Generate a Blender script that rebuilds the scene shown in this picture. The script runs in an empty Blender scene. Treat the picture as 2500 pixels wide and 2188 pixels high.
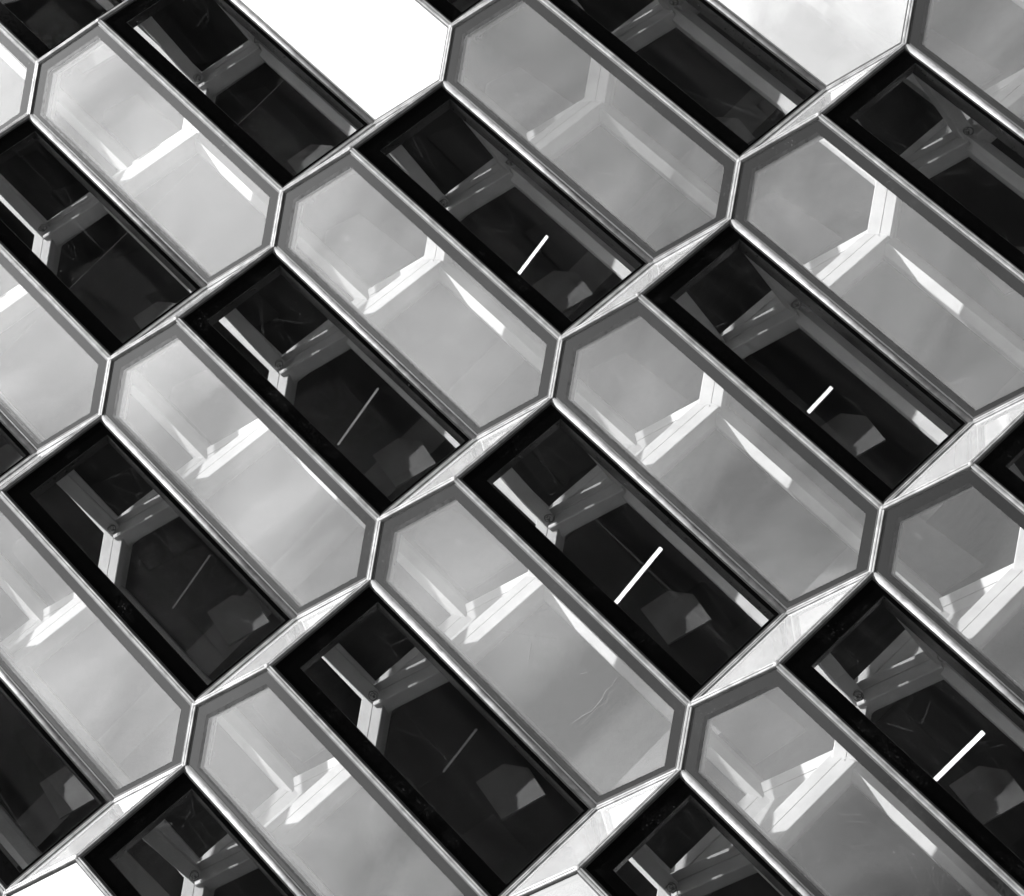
import bpy, bmesh, math, random
from mathutils import Vector, Matrix

random.seed(7)
scene = bpy.context.scene
V = Vector

# ------------------------------------------------------------------ camera
S = 1.4                                  # metres per unit of the surveyed lattice
ORIGIN = V((0.0, 0.0, 7.97))             # lattice point (0, 0) on the facade
CAM = ORIGIN - V((0.10005, 8.95196, 4.51213)) * S
R = ((0.704205, -0.705697, 0.078028), (0.256, 0.35488, 0.89918), (-0.662239, -0.613231, 0.430566))
cam_data = bpy.data.cameras.new('camera')
cam_data.sensor_width = 36.0
cam_data.sensor_fit = 'HORIZONTAL'
FOCAL = 5150.0
cam_data.lens = 36.0 * FOCAL / 2500.0
cam_data.clip_end = 3000.0
cam = bpy.data.objects.new('camera', cam_data)
m = Matrix(((R[0][0], -R[0][1], -R[0][2], CAM.x),
            (R[1][0], -R[1][1], -R[1][2], CAM.y),
            (R[2][0], -R[2][1], -R[2][2], CAM.z), (0, 0, 0, 1)))
cam.matrix_world = m
scene.collection.objects.link(cam)
scene.camera = cam

# ------------------------------------------------------------------ sky, sun, exposure
SUN_AZ, SUN_EL = math.radians(228.0), math.radians(49.0)     # compass angle from +Y towards +X
world = bpy.data.worlds.new('World')
scene.world = world
world.use_nodes = True
wn = world.node_tree
bg = wn.nodes['Background']
sky = wn.nodes.new('ShaderNodeTexSky')
sky.sky_type = 'NISHITA'
sky.sun_disc = False
sky.sun_elevation = SUN_EL
sky.sun_rotation = SUN_AZ
sky.dust_density = 5.0
bw = wn.nodes.new('ShaderNodeRGBToBW')                       # black-and-white photograph
wn.links.new(sky.outputs[0], bw.inputs[0])
# thin broken cloud over the clear sky
wtc = wn.nodes.new('ShaderNodeTexCoord')
wmp = wn.nodes.new('ShaderNodeMapping')
wmp.inputs['Scale'].default_value = (1.0, 1.0, 2.2)
wns = wn.nodes.new('ShaderNodeTexNoise')
wns.inputs['Scale'].default_value = 7.0
wns.inputs['Detail'].default_value = 6.0
wns.inputs['Distortion'].default_value = 0.6
wmr = wn.nodes.new('ShaderNodeMapRange')
for k_, v_ in (('From Min', 0.38), ('From Max', 0.64), ('To Min', 0.78), ('To Max', 1.38)):
    wmr.inputs[k_].default_value = v_
wmu = wn.nodes.new('ShaderNodeMath')
wmu.operation = 'MULTIPLY'
wn.links.new(wtc.outputs['Generated'], wmp.inputs['Vector'])
wn.links.new(wmp.outputs[0], wns.inputs['Vector'])
wn.links.new(wns.outputs['Fac'], wmr.inputs['Value'])
wn.links.new(bw.outputs[0], wmu.inputs[0])
wn.links.new(wmr.outputs[0], wmu.inputs[1])
wn.links.new(wmu.outputs[0], bg.inputs[0])
bg.inputs[1].default_value = 0.07
sun_data = bpy.data.lights.new('sun', 'SUN')
sun_data.energy = 5.0
sun_data.angle = math.radians(0.53)
sun_data.color = (1, 1, 1)
sun = bpy.data.objects.new('sun', sun_data)
sd = V((math.sin(SUN_AZ) * math.cos(SUN_EL), math.cos(SUN_AZ) * math.cos(SUN_EL), math.sin(SUN_EL)))
sun.rotation_euler = sd.to_track_quat('Z', 'Y').to_euler()
sun.location = sd * 60
scene.collection.objects.link(sun)
scene.view_settings.view_transform = 'Standard'
scene.view_settings.look = 'None'
scene.view_settings.gamma = 1.0
scene.view_settings.use_curve_mapping = False
scene.view_settings.exposure = 1.45
scene.render.engine = 'CYCLES'
cy = scene.cycles
cy.max_bounces = 6
cy.glossy_bounces = 3
cy.transparent_max_bounces = 12
cy.diffuse_bounces = 1
cy.use_adaptive_sampling = True
cy.adaptive_threshold = 0.04
cy.use_denoising = True
cy.caustics_reflective = False
cy.caustics_refractive = False
cy.sample_clamp_indirect = 6.0

# ------------------------------------------------------------------ materials
def new_mat(name):
    mt = bpy.data.materials.new(name)
    mt.use_nodes = True
    nt = mt.node_tree
    for n in list(nt.nodes):
        nt.nodes.remove(n)
    out = nt.nodes.new('ShaderNodeOutputMaterial')
    return mt, nt, out

def N(nt, kind, **kw):
    n = nt.nodes.new(kind)
    for k, v in kw.items():
        if k.startswith('i_'):
            key = k[2:]
            n.inputs[int(key) if key.isdigit() else key.replace('_', ' ')].default_value = v
        else:
            setattr(n, k, v)
    return n

def L(nt, a, b):
    nt.links.new(a, b)

def math_node(nt, op, a, b=None, clamp=False):
    n = nt.nodes.new('ShaderNodeMath')
    n.operation = op
    n.use_clamp = clamp
    for k, v in enumerate((a, b)):
        if v is None:
            continue
        if isinstance(v, (int, float)):
            n.inputs[k].default_value = v
        else:
            nt.links.new(v, n.inputs[k])
    return n.outputs[0]

def coords(nt, scale=(1, 1, 1), per_object=True):
    """object coordinates shifted by a per-object random amount, so that no two pieces wear alike"""
    tc = N(nt, 'ShaderNodeTexCoord')
    mp = N(nt, 'ShaderNodeMapping')
    mp.inputs['Scale'].default_value = scale
    L(nt, tc.outputs['Object'], mp.inputs['Vector'])
    if per_object:
        oi = N(nt, 'ShaderNodeObjectInfo')
        mul = math_node(nt, 'MULTIPLY', oi.outputs['Random'], 57.0)
        add = N(nt, 'ShaderNodeVectorMath', operation='ADD')
        L(nt, mp.outputs[0], add.inputs[0])
        L(nt, mul, add.inputs[1])
        return add.outputs[0]
    return mp.outputs[0]

def noise(nt, vec, scale, detail=4.0, rough=0.55):
    n = N(nt, 'ShaderNodeTexNoise')
    n.inputs['Scale'].default_value = scale
    n.inputs['Detail'].default_value = detail
    n.inputs['Roughness'].default_value = rough
    L(nt, vec, n.inputs['Vector'])
    return n.outputs['Fac']

def ramp(nt, fac, p0, v0, p1, v1):
    r = N(nt, 'ShaderNodeMapRange', clamp=True)
    r.inputs['From Min'].default_value = p0
    r.inputs['From Max'].default_value = p1
    r.inputs['To Min'].default_value = v0
    r.inputs['To Max'].default_value = v1
    L(nt, fac, r.inputs['Value'])
    return r.outputs[0]

def grey(nt, fac):
    c = N(nt, 'ShaderNodeCombineColor')
    for k in range(3):
        L(nt, fac, c.inputs[k])
    return c.outputs[0]

def principled_mat(name, lo, hi, metallic, r_lo, r_hi, scale=6.0, bump=0.0, spec=0.5, stretch=(1, 1, 1)):
    mt, nt, out = new_mat(name)
    p = N(nt, 'ShaderNodeBsdfPrincipled')
    vec = coords(nt, stretch)
    f = noise(nt, vec, scale, 6.0, 0.6)
    L(nt, grey(nt, ramp(nt, f, 0.3, lo, 0.7, hi)), p.inputs['Base Color'])
    p.inputs['Metallic'].default_value = metallic
    p.inputs['Specular IOR Level'].default_value = spec
    f2 = noise(nt, vec, scale * 3.1, 3.0)
    L(nt, ramp(nt, f2, 0.3, r_lo, 0.7, r_hi), p.inputs['Roughness'])
    if bump:
        b = N(nt, 'ShaderNodeBump')
        b.inputs['Strength'].default_value = bump
        b.inputs['Distance'].default_value = 0.01
        L(nt, f, b.inputs['Height'])
        L(nt, b.outputs[0], p.inputs['Normal'])
    L(nt, p.outputs[0], out.inputs[0])
    return mt

def glass_mat(name, f0, dust, tint=0.94, rough=0.0):
    """thin coated glazing: Schlick reflection over clear transmission, with dust specks, wipe marks and scratches"""
    mt, nt, out = new_mat(name)
    lw = N(nt, 'ShaderNodeLayerWeight')
    lw.inputs['Blend'].default_value = 0.5
    p5 = math_node(nt, 'POWER', lw.outputs['Facing'], 5.0)
    oi0 = N(nt, 'ShaderNodeObjectInfo')
    f0n = ramp(nt, oi0.outputs['Random'], 0.0, f0 * 0.86, 1.0, f0 * 1.14)       # coatings differ a little from pane to pane
    fr = math_node(nt, 'ADD', math_node(nt, 'MULTIPLY', p5, 1.0 - f0), f0n)
    tr = N(nt, 'ShaderNodeBsdfTransparent')
    tr.inputs[0].default_value = (tint, tint, tint, 1)
    gl = N(nt, 'ShaderNodeBsdfGlossy')
    gl.inputs['Color'].default_value = (0.97, 0.97, 0.97, 1)
    gl.inputs['Roughness'].default_value = rough
    mx = N(nt, 'ShaderNodeMixShader')
    L(nt, fr, mx.inputs[0])
    L(nt, tr.outputs[0], mx.inputs[1])
    L(nt, gl.outputs[0], mx.inputs[2])
    if not dust:
        L(nt, mx.outputs[0], out.inputs[0])
        return mt
    # dust: soft blotches, sparse specks, fine scratches (kept cheap: shadow rays pass through here)
    vec = coords(nt)
    mp1 = N(nt, 'ShaderNodeMapping')
    mp1.inputs['Scale'].default_value = (1.5, 1.5, 0.45)       # rain streaks run down the pane
    L(nt, vec, mp1.inputs['Vector'])
    cloud = noise(nt, mp1.outputs[0], 2.0, 3.0, 0.6)
    blot = ramp(nt, cloud, 0.42, 0.0, 0.78, 0.004 * dust)
    vo = N(nt, 'ShaderNodeTexVoronoi')
    vo.inputs['Scale'].default_value = 24.0
    L(nt, vec, vo.inputs['Vector'])
    speck = ramp(nt, vo.outputs['Distance'], 0.04, 0.30 * dust, 0.08, 0.0)
    speck = math_node(nt, 'MULTIPLY', speck, ramp(nt, cloud, 0.52, 0.0, 0.60, 1.0))
    mp2 = N(nt, 'ShaderNodeMapping')
    mp2.inputs['Scale'].default_value = (1.0, 1.0, 0.12)
    L(nt, vec, mp2.inputs['Vector'])
    vs = N(nt, 'ShaderNodeTexVoronoi', feature='DISTANCE_TO_EDGE')
    vs.inputs['Scale'].default_value = 7.0
    L(nt, mp2.outputs[0], vs.inputs['Vector'])
    scr = ramp(nt, vs.outputs['Distance'], 0.0, 0.03 * dust, 0.005, 0.0)
    scr = math_node(nt, 'MULTIPLY', scr, ramp(nt, cloud, 0.44, 1.0, 0.38, 0.0))
    tot = math_node(nt, 'ADD', math_node(nt, 'ADD', blot, speck), scr, True)
    df = N(nt, 'ShaderNodeBsdfDiffuse')
    df.inputs[0].default_value = (0.75, 0.75, 0.75, 1)
    m2 = N(nt, 'ShaderNodeMixShader')
    L(nt, tot, m2.inputs[0])
    L(nt, mx.outputs[0], m2.inputs[1])
    L(nt, df.outputs[0], m2.inputs[2])
    L(nt, m2.outputs[0], out.inputs[0])
    return mt

M = {}
M['cap'] = principled_mat('anodised_aluminium', 0.10, 0.26, 0.25, 0.45, 0.65, 11.0, 0.3)
M['rubber'] = principled_mat('black_rubber', 0.012, 0.03, 0.0, 0.5, 0.7, 20.0)
def frit_mat():
    mt, nt, out = new_mat('black_enamel_glass')
    p = N(nt, 'ShaderNodeBsdfPrincipled')
    vec = coords(nt)
    fine = noise(nt, vec, 55.0, 4.0, 0.7)
    patch = ramp(nt, noise(nt, vec, 2.6, 2.0), 0.54, 0.0, 0.70, 1.0)
    lime = math_node(nt, 'MULTIPLY', ramp(nt, fine, 0.60, 0.0, 0.76, 0.07), patch)
    film = math_node(nt, 'MULTIPLY', ramp(nt, noise(nt, vec, 9.0, 4.0), 0.4, 0.0, 0.7, 0.004), patch)
    tot = math_node(nt, 'ADD', math_node(nt, 'ADD', lime, film), 0.001)
    L(nt, grey(nt, tot), p.inputs['Base Color'])
    p.inputs['Specular IOR Level'].default_value = 0.62
    L(nt, ramp(nt, fine, 0.3, 0.03, 0.75, 0.16), p.inputs['Roughness'])
    L(nt, p.outputs[0], out.inputs[0])
    return mt
M['frit'] = frit_mat()
M['spacer'] = principled_mat('dark_spacer', 0.006, 0.016, 0.0, 0.25, 0.4, 10.0, spec=0.22)
M['glass'] = glass_mat('clear_coated_glass', 0.104, 1.0)
M['inner_glass'] = glass_mat('inner_glass', 0.0025, 0.0)
M['steel'] = principled_mat('painted_steel', 0.36, 0.47, 0.0, 0.55, 0.7, 4.0, 0.05, spec=0.3)
def mirror_mat():
    mt, nt, out = new_mat('half_mirrored_glass')
    tr = N(nt, 'ShaderNodeBsdfTransparent')
    gl = N(nt, 'ShaderNodeBsdfGlossy')
    f = noise(nt, coords(nt, (1.2, 1.2, 0.5)), 1.6, 3.0)
    L(nt, grey(nt, ramp(nt, f, 0.35, 0.86, 0.7, 0.97)), gl.inputs['Color'])
    gl.inputs['Roughness'].default_value = 0.02
    mx = N(nt, 'ShaderNodeMixShader')
    mx.inputs[0].default_value = 0.66                       # per face, so most of the light is mirrored
    L(nt, tr.outputs[0], mx.inputs[1])
    L(nt, gl.outputs[0], mx.inputs[2])
    L(nt, mx.outputs[0], out.inputs[0])
    return mt
M['mirror'] = mirror_mat()
M['ledge'] = principled_mat('polished_steel_sheet', 0.74, 0.88, 0.78, 0.05, 0.12, 3.0, 0.03)
M['lamp'] = principled_mat('dark_plastic', 0.06, 0.10, 0.0, 0.4, 0.6, 20.0)
M['plate_pale'] = principled_mat('pale_grey_board', 0.10, 0.16, 0.0, 0.5, 0.7, 2.5)  # tone of a lighter ghost reflection, put into the colour
M['plate'] = principled_mat('pale_board', 0.06, 0.13, 0.0, 0.5, 0.7, 2.5)  # tone of a reflected polygon, put into the colour
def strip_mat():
    mt, nt, out = new_mat('light_strip_diffuser')  # painted glow for reflected glints, no real light fitting
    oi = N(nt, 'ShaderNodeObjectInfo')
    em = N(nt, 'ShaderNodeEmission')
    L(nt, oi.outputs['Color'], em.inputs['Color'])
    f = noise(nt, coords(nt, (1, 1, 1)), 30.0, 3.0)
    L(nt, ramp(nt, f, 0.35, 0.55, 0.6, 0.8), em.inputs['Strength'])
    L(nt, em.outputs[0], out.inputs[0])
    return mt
M['strip'] = strip_mat()  # glow painted in for bright reflections, no lamp
M['scratch'] = principled_mat('white_scratch', 0.12, 0.2, 0.0, 0.6, 0.8, 20.0)
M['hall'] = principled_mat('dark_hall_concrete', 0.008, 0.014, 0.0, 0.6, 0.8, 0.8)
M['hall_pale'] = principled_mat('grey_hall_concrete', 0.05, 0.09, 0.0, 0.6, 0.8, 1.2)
M['cladding'] = principled_mat('black_basalt_cladding', 0.012, 0.022, 0.0, 0.7, 0.9, 0.5, spec=0.2)
M['office_glass'] = principled_mat('dark_window_glass', 0.005, 0.008, 0.0, 0.05, 0.1, 1.0, spec=0.3)
M['paving'] = principled_mat('grey_paving', 0.10, 0.16, 0.0, 0.7, 0.9, 0.7, 0.2)

# ------------------------------------------------------------------ helpers
col = scene.collection

def link_mesh(name, me, mat, parent=None):
    o = bpy.data.objects.new(name, me)
    if mat is not None and not me.materials:
        me.materials.append(mat)
    col.objects.link(o)
    if parent is not None:
        o.parent = parent
    return o

def mesh_from(name, verts, faces, smooth=False):
    me = bpy.data.meshes.new(name)
    me.from_pydata([tuple(v) for v in verts], [], faces)
    bm = bmesh.new()
    bm.from_mesh(me)
    bmesh.ops.recalc_face_normals(bm, faces=bm.faces)
    bm.to_mesh(me)
    bm.free()
    if smooth:
        for p in me.polygons:
            p.use_smooth = True
    me.update()
    return me

def poly_normal(pts, toward):
    n = (pts[1] - pts[0]).cross(pts[2] - pts[0]).normalized()
    return n if n.dot(toward) > 0 else -n

def inset(pts, d, n):
    """move every edge of a convex polygon inwards by d (a number or one per edge)"""
    k = len(pts)
    ds = [d] * k if isinstance(d, (int, float)) else d
    c = sum(pts, V()) / k
    lines = []
    for i in range(k):
        p, q = pts[i], pts[(i + 1) % k]
        u = (q - p).normalized()
        w = n.cross(u)
        if w.dot(c - p) < 0:
            w = -w
        lines.append((p + w * ds[i], u))
    out = []
    for i in range(k):
        p, u = lines[i - 1]
        q, v = lines[i]
        # intersection inside the plane
        w = n.cross(v)
        t = (q - p).dot(w) / u.dot(w)
        out.append(p + u * t)
    return out

def slab(name, pts, n, th):
    k = len(pts)
    back = [p - n * th for p in pts]
    faces = [tuple(range(k)), tuple(range(2 * k - 1, k - 1, -1))]
    faces += [(i, (i + 1) % k, (i + 1) % k + k, i + k) for i in range(k)]
    return mesh_from(name, pts + back, faces)

def ring(name, outer, inner, n, th):
    k = len(outer)
    vs = outer + inner + [p - n * th for p in outer] + [p - n * th for p in inner]
    faces = []
    for i in range(k):
        j = (i + 1) % k
        faces += [(i, j, k + j, k + i), (2 * k + i, 2 * k + j, 3 * k + j, 3 * k + i),
                  (i, j, 2 * k + j, 2 * k + i), (k + i, k + j, 3 * k + j, 3 * k + i)]
    return mesh_from(name, vs, faces)

def bar(name, p, q, inward, width, depth, start, chamfer=0.006, trim=0.0, groove=False, prow=0.0):
    """box profile along p-q: its face lies `start` behind the line and it is `depth` deep along `inward`"""
    u = (q - p).normalized()
    w = (inward - u * inward.dot(u)).normalized()
    v = u.cross(w)
    h, c = width / 2, chamfer
    sec = [(-h + c, start), (h - c, start), (h, start + c), (h, start + depth - c), (h - c, start + depth),
           (-h + c, start + depth), (-h, start + depth - c), (-h, start + c)]
    if groove:                           # the joint between two neighbouring bricks' profiles
        gx = width * 0.04
        sec[1:1] = [(gx - 0.0025, start), (gx - 0.0025, start + 0.012), (gx + 0.0025, start + 0.012), (gx + 0.0025, start)]
    if prow:                             # folded face: two facets meeting on a proud line
        sec = [(-h, start + prow * 0.7), (-h * 0.2, start), (h, start + prow), (h, start + depth), (-h, start + depth)]
    a, b = p + u * trim, q - u * trim
    vs = [a + v * x + w * y for x, y in sec] + [b + v * x + w * y for x, y in sec]
    k = len(sec)
    faces = [(i, (i + 1) % k, (i + 1) % k + k, i + k) for i in range(k)]
    faces += [tuple(range(k)), tuple(range(2 * k - 1, k - 1, -1))]
    return mesh_from(name, vs, faces)

def cap_strip(name, p, q, inward, width, height, flat=False):
    """rounded cover strip on the outer edge"""
    u = (q - p).normalized()
    w = (inward - u * inward.dot(u)).normalized()
    v = u.cross(w)
    sec = [(width / 2 * math.cos(t), -height * math.sin(t)) for t in [math.pi * i / 7 for i in range(8)]]
    if flat:                             # flat cover with a shallow joint line down the middle
        h, c, gr = width / 2, 0.004, 0.0022
        sec = [(h, 0.0), (h, -height + c), (h - c, -height), (gr, -height), (gr, -height + 0.008), (-gr, -height + 0.008),
               (-gr, -height), (-h + c, -height), (-h, -height + c), (-h, 0.0)]
    sec += [(-width / 2, 0.012), (width / 2, 0.012)]
    vs = [p + v * x + w * y for x, y in sec] + [q + v * x + w * y for x, y in sec]
    k = len(sec)
    faces = [(i, (i + 1) % k, (i + 1) % k + k, i + k) for i in range(k)]
    faces += [tuple(range(k)), tuple(range(2 * k - 1, k - 1, -1))]
    return mesh_from(name, vs, faces, not flat)

# ------------------------------------------------------------------ the lattice of glass bricks
a = V((0.38023, 0.0, -1.72849)) * S
b = V((1.22536, 0.0, -0.00036)) * S
e = V((-0.23818, 0.09126, -0.14228)) * S
ib = V((0.38023, -0.11509, -0.18358)) * S
D = V((0.59379, 0.68224, -0.3376)) * S
A0, E0, B0, C0 = V(), e, ib, a + e - ib
INW = V((0, 1, 0))
OUT = V((0, -1, 0))

hexa = [A0, B0, A0 + a, E0 + a, C0, E0]
rhomb = [B0, E0 + b, C0 + b, A0 + a]
ledge = [A0, C0 + b - a, E0 + b, B0]
nh, nr, nl = poly_normal(hexa, OUT), poly_normal(rhomb, OUT), poly_normal(ledge, OUT)
edges = [  # start, end, the two faces that meet there
    (A0, B0, nh, nl), (B0, A0 + a, nh, nr), (A0, E0, nh, nh), (C0, E0 + a, nh, nl),
    (E0, C0, nh, nr), (B0, E0 + b, nr, nl), (A0, C0 + b - a, nr, nl)]

def project(p):
    d = p - CAM
    x = sum(R[k][0] * d[k] for k in range(3))
    y = sum(R[k][1] * d[k] for k in range(3))
    z = sum(R[k][2] * d[k] for k in range(3))
    return 1250 + FOCAL * x / z, 1094 + FOCAL * y / z

TEMPLATE = []      # (name, mesh, material, key of the parent part or None, key)
def add(name, me, mat, parent_key=None, key=None):
    me.materials.append(mat)
    TEMPLATE.append((name, me, parent_key, key))

CAPS = [(0.036, 0.012, True), (0.034, 0.011, True), (0.034, 0.013, True), (0.032, 0.012, True),
        (0.044, 0.014, False), (0.032, 0.0125, True), (0.032, 0.0135, True)]   # width, height, flat or rounded
def glazed(kind, pts, n, frit_w, inner_w, sub='border_band'):
    base = [p - n * 0.004 for p in pts]
    o_seal, i_seal = inset(base, 0.017, n), inset(base, 0.031, n)
    o_fr, i_fr = inset(base, 0.0312, n), inset(base, frit_w, n)
    i_gl = inset(base, [f + g for f, g in zip(frit_w, inner_w)], n)
    add(kind, slab(kind, i_gl, n, 0.022), M['glass'], None, kind)
    add('inner_band', ring('inner_band', i_fr, i_gl, n, 0.022), M['spacer'], kind)
    add(sub, ring(sub, o_fr, i_fr, n, 0.022), M['frit'], kind)
    add('spacer', ring('spacer', [p - n * 0.023 for p in inset(i_gl, -0.014, n)], [p - n * 0.023 for p in i_gl], n, 0.075), M['spacer'], kind)
    add('seal', ring('seal', [p + n * 0.003 for p in o_seal], [p + n * 0.003 for p in i_seal], n, 0.02), M['rubber'], kind)

# enamel border widths per edge; parallelogram's top band also paints the frame's shaded underside
glazed('hexagonal_pane', hexa, nh, [0.098, 0.096, 0.098, 0.060, 0.058, 0.098], [0.028, 0.004, 0.004, 0.004, 0.016, 0.024])
glazed('parallelogram_pane', rhomb, nr, [0.154, 0.062, 0.046, 0.146], [0.004] * 4)
lb = [p - nl * 0.004 for p in ledge]
add('ledge_panel', slab('ledge_panel', inset(lb, 0.02, nl), nl, 0.02), M['ledge'])
for k, (p, q, n1, n2) in enumerate(edges):
    inn = -(n1 + n2).normalized()
    add('edge_cap', cap_strip('edge_cap', p, q, inn, *CAPS[k]), M['cap'])
    dep = (0.14, 0.10, 0.22, 0.10, 0.10, 0.14, 0.12)[k]
    add('outer_frame_bar', bar('outer_frame_bar', p, q, inn, 0.075 + 0.002 * k, dep, 0.03), M['steel'])
    add('inner_frame_bar', bar('inner_frame_bar', p + D, q + D, inn, (0.172 if k in (0, 2, 3, 5, 6) else 0.15) + 0.002 * k, 0.14 + 0.003 * k, -0.06 if k in (1, 4) else -0.04, groove=True, prow=0.085 if k in (1, 4) else 0.0), M['steel'])
for k, (p, q) in enumerate([(C0 + b - a, D), (E0 + b, D + B0)]):
    u = (q - p).normalized()
    add('cross_bar', bar('cross_bar', p + u * 0.1, q, V((1, 0, 0)), 0.10 + 0.003 * k, 0.10 + 0.003 * k, -0.05), M['steel'])
# inner skin of glass
for kind, pts, n in (('inner_hexagonal_pane', hexa, nh), ('inner_parallelogram_pane', rhomb, nr)):
    base = [p + D - n * 0.02 for p in pts]
    add(kind, slab(kind, inset(base, 0.05, n), n, 0.02), M['inner_glass'])
add('inner_ledge_panel', slab('inner_ledge_panel', inset([p + D - nl * 0.002 for p in ledge], 0.02, nl), nl, 0.02), M['steel'])
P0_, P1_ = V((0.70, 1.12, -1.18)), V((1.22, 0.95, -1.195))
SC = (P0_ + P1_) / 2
add('light_strip', bar('light_strip', P0_ - SC, P1_ - SC, -nh, 0.028, 0.02, 0.0), M['strip'], None, 'light_strip')  # glowing strip added in place of a reflected glint
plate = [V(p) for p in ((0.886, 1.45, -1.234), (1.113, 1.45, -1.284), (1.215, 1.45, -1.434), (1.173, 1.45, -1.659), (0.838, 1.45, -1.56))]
add('backing_board', slab('backing_board', plate, OUT, 0.03), M['plate'])  # added board whose shape and tone stand in for a reflected polygon
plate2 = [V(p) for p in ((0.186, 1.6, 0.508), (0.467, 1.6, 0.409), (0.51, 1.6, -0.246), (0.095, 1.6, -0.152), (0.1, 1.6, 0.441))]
add('backing_board', slab('backing_board', plate2, OUT, 0.03), M['plate_pale'])  # second added board, for the ghost reflection behind the hexagonal pane
# hairline scratches on one pane
def ribbon(pts, w):
    vs, fs = [], []
    q = [V(p) + nh * 0.0015 for p in pts]
    for i in range(len(q)):
        t = (q[min(i + 1, len(q) - 1)] - q[max(i - 1, 0)]).normalized()
        v = t.cross(nh) * w * (0.3 + 0.7 * math.sin(math.pi * (i + 0.5) / len(q)))
        vs += [q[i] + v, q[i] - v, q[i] - v - nh * 0.001, q[i] + v - nh * 0.001]
        if i:
            s0 = 4 * i - 4
            fs += [(s0 + k, s0 + (k + 1) % 4, s0 + 4 + (k + 1) % 4, s0 + 4 + k) for k in range(4)]
    return mesh_from('scratch', vs, fs)
SCRATCHES = [
    ribbon([(0.344, 0.0284, -1.9446), (0.2872, 0.048, -1.9505), (0.229, 0.0669, -1.9394), (0.1838, 0.0833, -1.9529),
            (0.0823, 0.1174, -1.9502), (0.0155, 0.1377, -1.9189), (-0.0381, 0.1549, -1.9061), (-0.0664, 0.1635, -1.8933)], 0.0013),
    ribbon([(0.2816, 0.0523, -1.9826), (0.2302, 0.0687, -1.9686), (0.1856, 0.0857, -1.9936), (0.1178, 0.1064, -1.9638),
            (-0.007, 0.148, -1.9545), (-0.0628, 0.1649, -1.9283)], 0.0007),
    ribbon([(0.1242, 0.059, -1.3565), (0.0091, 0.1032, -1.4262)], 0.0013),
    ribbon([(0.1955, 0.0635, -1.7413), (0.236, 0.0522, -1.7736)], 0.0015),
    ribbon([(0.0386, 0.0726, -1.1497), (0.2835, 0.0187, -1.5391)], 0.0008)]
for me in SCRATCHES:
    me.materials.append(M['scratch'])
# joint caps outside, lamp fittings with a coil of cable inside
def joint_mesh():
    bm = bmesh.new()
    bmesh.ops.create_icosphere(bm, subdivisions=2, radius=0.026)
    me = bpy.data.meshes.new('joint_cap')
    bm.to_mesh(me)
    bm.free()
    for p in me.polygons:
        p.use_smooth = True
    return me
def torus_into(vs, fs, centre, ax, R0, r0, n1=14, n2=5):
    x = ax.orthogonal().normalized()
    y = ax.cross(x)
    s0 = len(vs)
    for i in range(n1):
        t = 2 * math.pi * i / n1
        d = x * math.cos(t) + y * math.sin(t)
        for j in range(n2):
            s = 2 * math.pi * j / n2
            vs.append(centre + d * (R0 + r0 * math.cos(s)) + ax * r0 * math.sin(s))
    for i in range(n1):
        for j in range(n2):
            fs.append((s0 + i * n2 + j, s0 + ((i + 1) % n1) * n2 + j,
                       s0 + ((i + 1) % n1) * n2 + (j + 1) % n2, s0 + i * n2 + (j + 1) % n2))
def coil_mesh():
    vs, fs = [], []
    torus_into(vs, fs, V((0, 0, 0)), V((0.1, -1, 0.15)).normalized(), 0.033, 0.0024)
    torus_into(vs, fs, V((0.012, -0.006, 0.006)), V((0.35, -1, -0.3)).normalized(), 0.027, 0.0022)
    torus_into(vs, fs, V((-0.006, -0.01, -0.01)), V((-0.5, -1, 0.4)).normalized(), 0.02, 0.0022)
    return mesh_from('cable_coil', vs, fs, True)
def puck_mesh():
    bm = bmesh.new()
    bmesh.ops.create_cone(bm, cap_ends=True, segments=12, radius1=0.008, radius2=0.006, depth=0.02,
                          matrix=Matrix.Rotation(math.pi / 2, 4, 'X'))
    me = bpy.data.meshes.new('lamp_fitting')
    bm.to_mesh(me)
    bm.free()
    return me
JOINT, COIL, PUCK = joint_mesh(), coil_mesh(), puck_mesh()
JOINT.materials.append(M['cap']); COIL.materials.append(M['lamp']); PUCK.materials.append(M['lamp'])
JOINTS = [A0, B0, C0, E0]
LAMPS = [A0 + D, B0 + D, A0 + nh * -0.28 + V((0.03, 0, -0.06)), E0 + nh * -0.28 + V((0.05, 0, 0.05))]

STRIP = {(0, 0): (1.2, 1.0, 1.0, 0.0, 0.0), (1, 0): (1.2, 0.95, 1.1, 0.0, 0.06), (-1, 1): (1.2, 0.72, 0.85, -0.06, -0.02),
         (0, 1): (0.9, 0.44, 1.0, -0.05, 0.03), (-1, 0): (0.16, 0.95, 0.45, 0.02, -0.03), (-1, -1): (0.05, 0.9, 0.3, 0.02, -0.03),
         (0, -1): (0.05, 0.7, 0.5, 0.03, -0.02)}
MIRRORED = {(-2, 2), (-1, 3), (0, -2), (1, -1)}
W_, H_ = 2500, 2188
def overlap(pts, mx):
    pr = [project(p) for p in pts]
    xs, ys = [p[0] for p in pr], [p[1] for p in pr]
    return max(xs) > -mx and min(xs) < W_ + mx and max(ys) > -mx and min(ys) < H_ + mx
def inside(poly, x, y):
    s = 0
    for i in range(len(poly)):
        x0, y0 = poly[i - 1]; x1, y1 = poly[i]
        c = (x1 - x0) * (y - y0) - (y1 - y0) * (x - x0)
        if s == 0: s = 1 if c > 0 else -1
        elif c * s < 0: return False
    return True
def seen(o, polys):
    for pl in polys:
        pr = [project(o + p) for p in pl]
        for gx in range(0, 63):
            for gy in range(0, 55):
                if inside(pr, 5 + gx * 40, 5 + gy * 40):
                    return True
    return False

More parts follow.
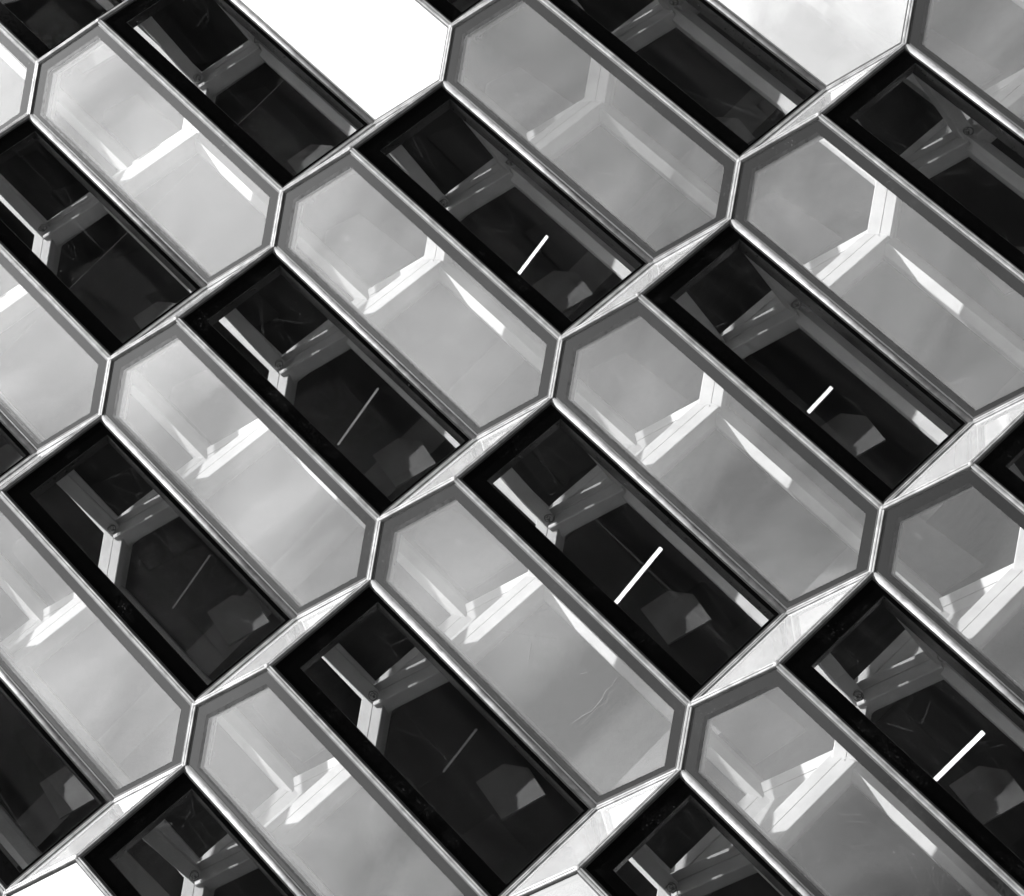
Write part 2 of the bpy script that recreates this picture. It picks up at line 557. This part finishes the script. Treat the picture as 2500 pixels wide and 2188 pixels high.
cells = []
for i in range(-7, 7):
    for j in range(-7, 8):
        o = ORIGIN + a * i + b * j
        back = [p + D for p in hexa + rhomb]
        if overlap([o + p for p in hexa + rhomb + back], 250):
            cells.append((i, j, o, seen(o, (hexa, rhomb))))
rows = {}
for i, j, o, v in cells:
    if v:
        rows.setdefault(i, []).append(j)
ORD = ['first', 'second', 'third', 'fourth', 'fifth', 'sixth', 'seventh', 'eighth', 'ninth']
row_ids = sorted(rows)

def side_of(i, j):
    c = project(ORIGIN + a * i + b * j + (B0 + A0 + a) * 0.5)
    return max((-c[0], 'left'), (c[0] - W_, 'right'), (-c[1], 'top'), (c[1] - H_, 'bottom'))[1], c
outside = {}
for i, j, o, v in cells:
    if not v:
        sd_, c = side_of(i, j)
        outside.setdefault(sd_, []).append((c[1] if sd_ in ('left', 'right') else c[0], i, j))

def label_for(i, j, v):
    if not v:
        sd_ = side_of(i, j)[0]
        k = [(x[1], x[2]) for x in sorted(outside[sd_])].index((i, j))
        return f'glass brick just beyond the {sd_} edge, {ORD[k]} from the ' + ('top' if sd_ in ('left', 'right') else 'left')
    r = ORD[row_ids.index(i)]
    js = sorted(rows[i])
    k = ORD[js.index(j)]
    if (i, j) in MIRRORED:
        return f'white mirrored glass brick, {k} from lower left in {r} diagonal row from top left'
    return f'glass brick, {k} from the lower left in the {r} diagonal row from the top left'

brick_count = 0
for i, j, o, v in cells:
    root = bpy.data.objects.new('glass_brick', None)
    root.empty_display_size = 0.2
    col.objects.link(root)
    root.location = o
    lab = label_for(i, j, v)
    root['label'] = lab
    root['category'] = 'glass brick'
    root['group'] = 'glass bricks stacked in the facade'
    made = {}
    for name, me, pk, key in TEMPLATE:
        if key == 'light_strip' and (i, j) not in STRIP:  # added glints only on the listed bricks
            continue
        if (i, j) in MIRRORED and (pk == 'hexagonal_pane' and name in ('border_band', 'inner_band', 'spacer')):
            continue
        ob = bpy.data.objects.new(name, me)
        col.objects.link(ob)
        ob.parent = made[pk] if pk else root
        if key:
            made[key] = ob
        if key == 'light_strip':                 # the added glowing glints are not all equally bright, long or level
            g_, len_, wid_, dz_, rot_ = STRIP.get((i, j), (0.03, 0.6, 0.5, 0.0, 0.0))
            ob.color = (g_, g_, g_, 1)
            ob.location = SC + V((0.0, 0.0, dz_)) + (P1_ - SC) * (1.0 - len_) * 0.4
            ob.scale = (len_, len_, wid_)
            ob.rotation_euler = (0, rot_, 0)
        if name == 'backing_board':  # added stand-in for a reflected polygon
            rr = random.Random(i * 31 + j * 7 + len(me.name))
            ob.location = (rr.uniform(-0.05, 0.03), rr.uniform(-0.05, 0.05), rr.uniform(-0.06, 0.06))
        if (i, j) in MIRRORED and key == 'hexagonal_pane':
            n_ = nh
            base = [p - n_ * 0.004 for p in hexa]
            mm = slab('mirrored_pane', inset(base, 0.0312, n_), n_, 0.022)
            mm.materials.append(M['mirror'])
            ob.data = mm
            ob['label'] = 'blank white mirrored hexagonal pane'
    if (i, j) == (0, 0):
        for me in SCRATCHES:
            ob = bpy.data.objects.new('scratch', me)
            col.objects.link(ob)
            ob.parent = made['hexagonal_pane']
    for p in JOINTS:
        ob = bpy.data.objects.new('joint_cap', JOINT)
        col.objects.link(ob)
        ob.location = p
        ob.scale = (0.85, 0.6, 0.85)
        ob.parent = root
    for k, p in enumerate(LAMPS):
        ob = bpy.data.objects.new('lamp_fitting', PUCK)
        col.objects.link(ob)
        ob.location = p + V((0, -0.085 if k < 2 else 0.0, -0.02))
        ob.rotation_euler = (random.uniform(-.3, .3), random.uniform(-3, 3), random.uniform(-.3, .3))
        ob.parent = root
        oc = bpy.data.objects.new('cable_coil', COIL)
        col.objects.link(oc)
        oc.parent = ob
        oc.location = (0, -0.02, 0)
    brick_count += 1
print('bricks', brick_count, 'visible', sum(c[3] for c in cells), {k: sorted(x) for k, x in rows.items()})

# ------------------------------------------------------------------ setting
def box_faces(x0, x1, y0, y1, z0, z1):
    vs = [(x, y, z) for x in (x0, x1) for y in (y0, y1) for z in (z0, z1)]
    return vs, [(0, 1, 3, 2), (4, 6, 7, 5), (0, 4, 5, 1), (2, 3, 7, 6), (0, 2, 6, 4), (1, 5, 7, 3)]
def box(name, dims, mat, parent=None, kind=None):
    vs, fs = box_faces(*dims)
    o = link_mesh(name, mesh_from(name, vs, fs), mat, parent)
    if kind:
        o['kind'] = kind
    return o
g = link_mesh('ground', mesh_from('ground', [(-1500, -1500, 0), (1500, -1500, 0), (1500, 1500, 0), (-1500, 1500, 0)], [(0, 1, 2, 3)]), M['paving'])
g['kind'] = 'structure'

xs = [o.x + p.x for i, j, o, v in cells for p in hexa + rhomb]
zs = [o.z + p.z for i, j, o, v in cells for p in hexa + rhomb]
X0, X1, Z0, Z1 = min(xs) - 0.2, max(xs) + 1.0, max(0.3, min(zs) - 0.6), max(zs) + 0.2
YB = 9.0
hall = bpy.data.objects.new('concert_hall', None)
col.objects.link(hall)
hall.location = (0, 0, 0)
hall['label'] = 'dark hall interior behind the glass bricks'
hall['category'] = 'building'
y0 = 0.0
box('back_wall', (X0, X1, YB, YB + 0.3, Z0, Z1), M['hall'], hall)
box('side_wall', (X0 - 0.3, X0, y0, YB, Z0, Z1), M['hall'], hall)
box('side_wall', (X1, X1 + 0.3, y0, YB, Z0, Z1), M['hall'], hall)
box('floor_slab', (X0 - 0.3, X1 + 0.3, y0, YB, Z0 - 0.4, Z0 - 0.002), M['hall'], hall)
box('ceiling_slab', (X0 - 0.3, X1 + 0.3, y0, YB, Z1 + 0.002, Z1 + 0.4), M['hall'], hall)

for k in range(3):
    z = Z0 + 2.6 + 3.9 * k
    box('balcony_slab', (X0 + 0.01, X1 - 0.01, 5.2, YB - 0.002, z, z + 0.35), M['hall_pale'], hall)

# out-of-view dark building, added so the right-hand panes mirror something dark
nb = bpy.data.objects.new('neighbouring_building', None)  # added building, out of view
col.objects.link(nb)
nb.location = (0, 0, 0)
nb['label'] = 'tall dark building out of view, added opposite the facade to darken reflections'
nb['category'] = 'building'
NY = -24.0
box('wall', (7.0, 62.0, NY - 14, NY, 0, 36), M['cladding'], nb)  # wall of the added out-of-view building
vs, fs = box_faces(-1.1, 1.1, 0.0, 0.06, -1.2, 1.2)
wme = mesh_from('window', vs, fs)
wme.materials.append(M['office_glass'])
for r in range(9):
    for c in range(11):
        ob = bpy.data.objects.new('window', wme)
        col.objects.link(ob)
        ob.location = (10.0 + c * 4.6, NY + 0.004, 3.2 + r * 3.7)
        ob.parent = nb
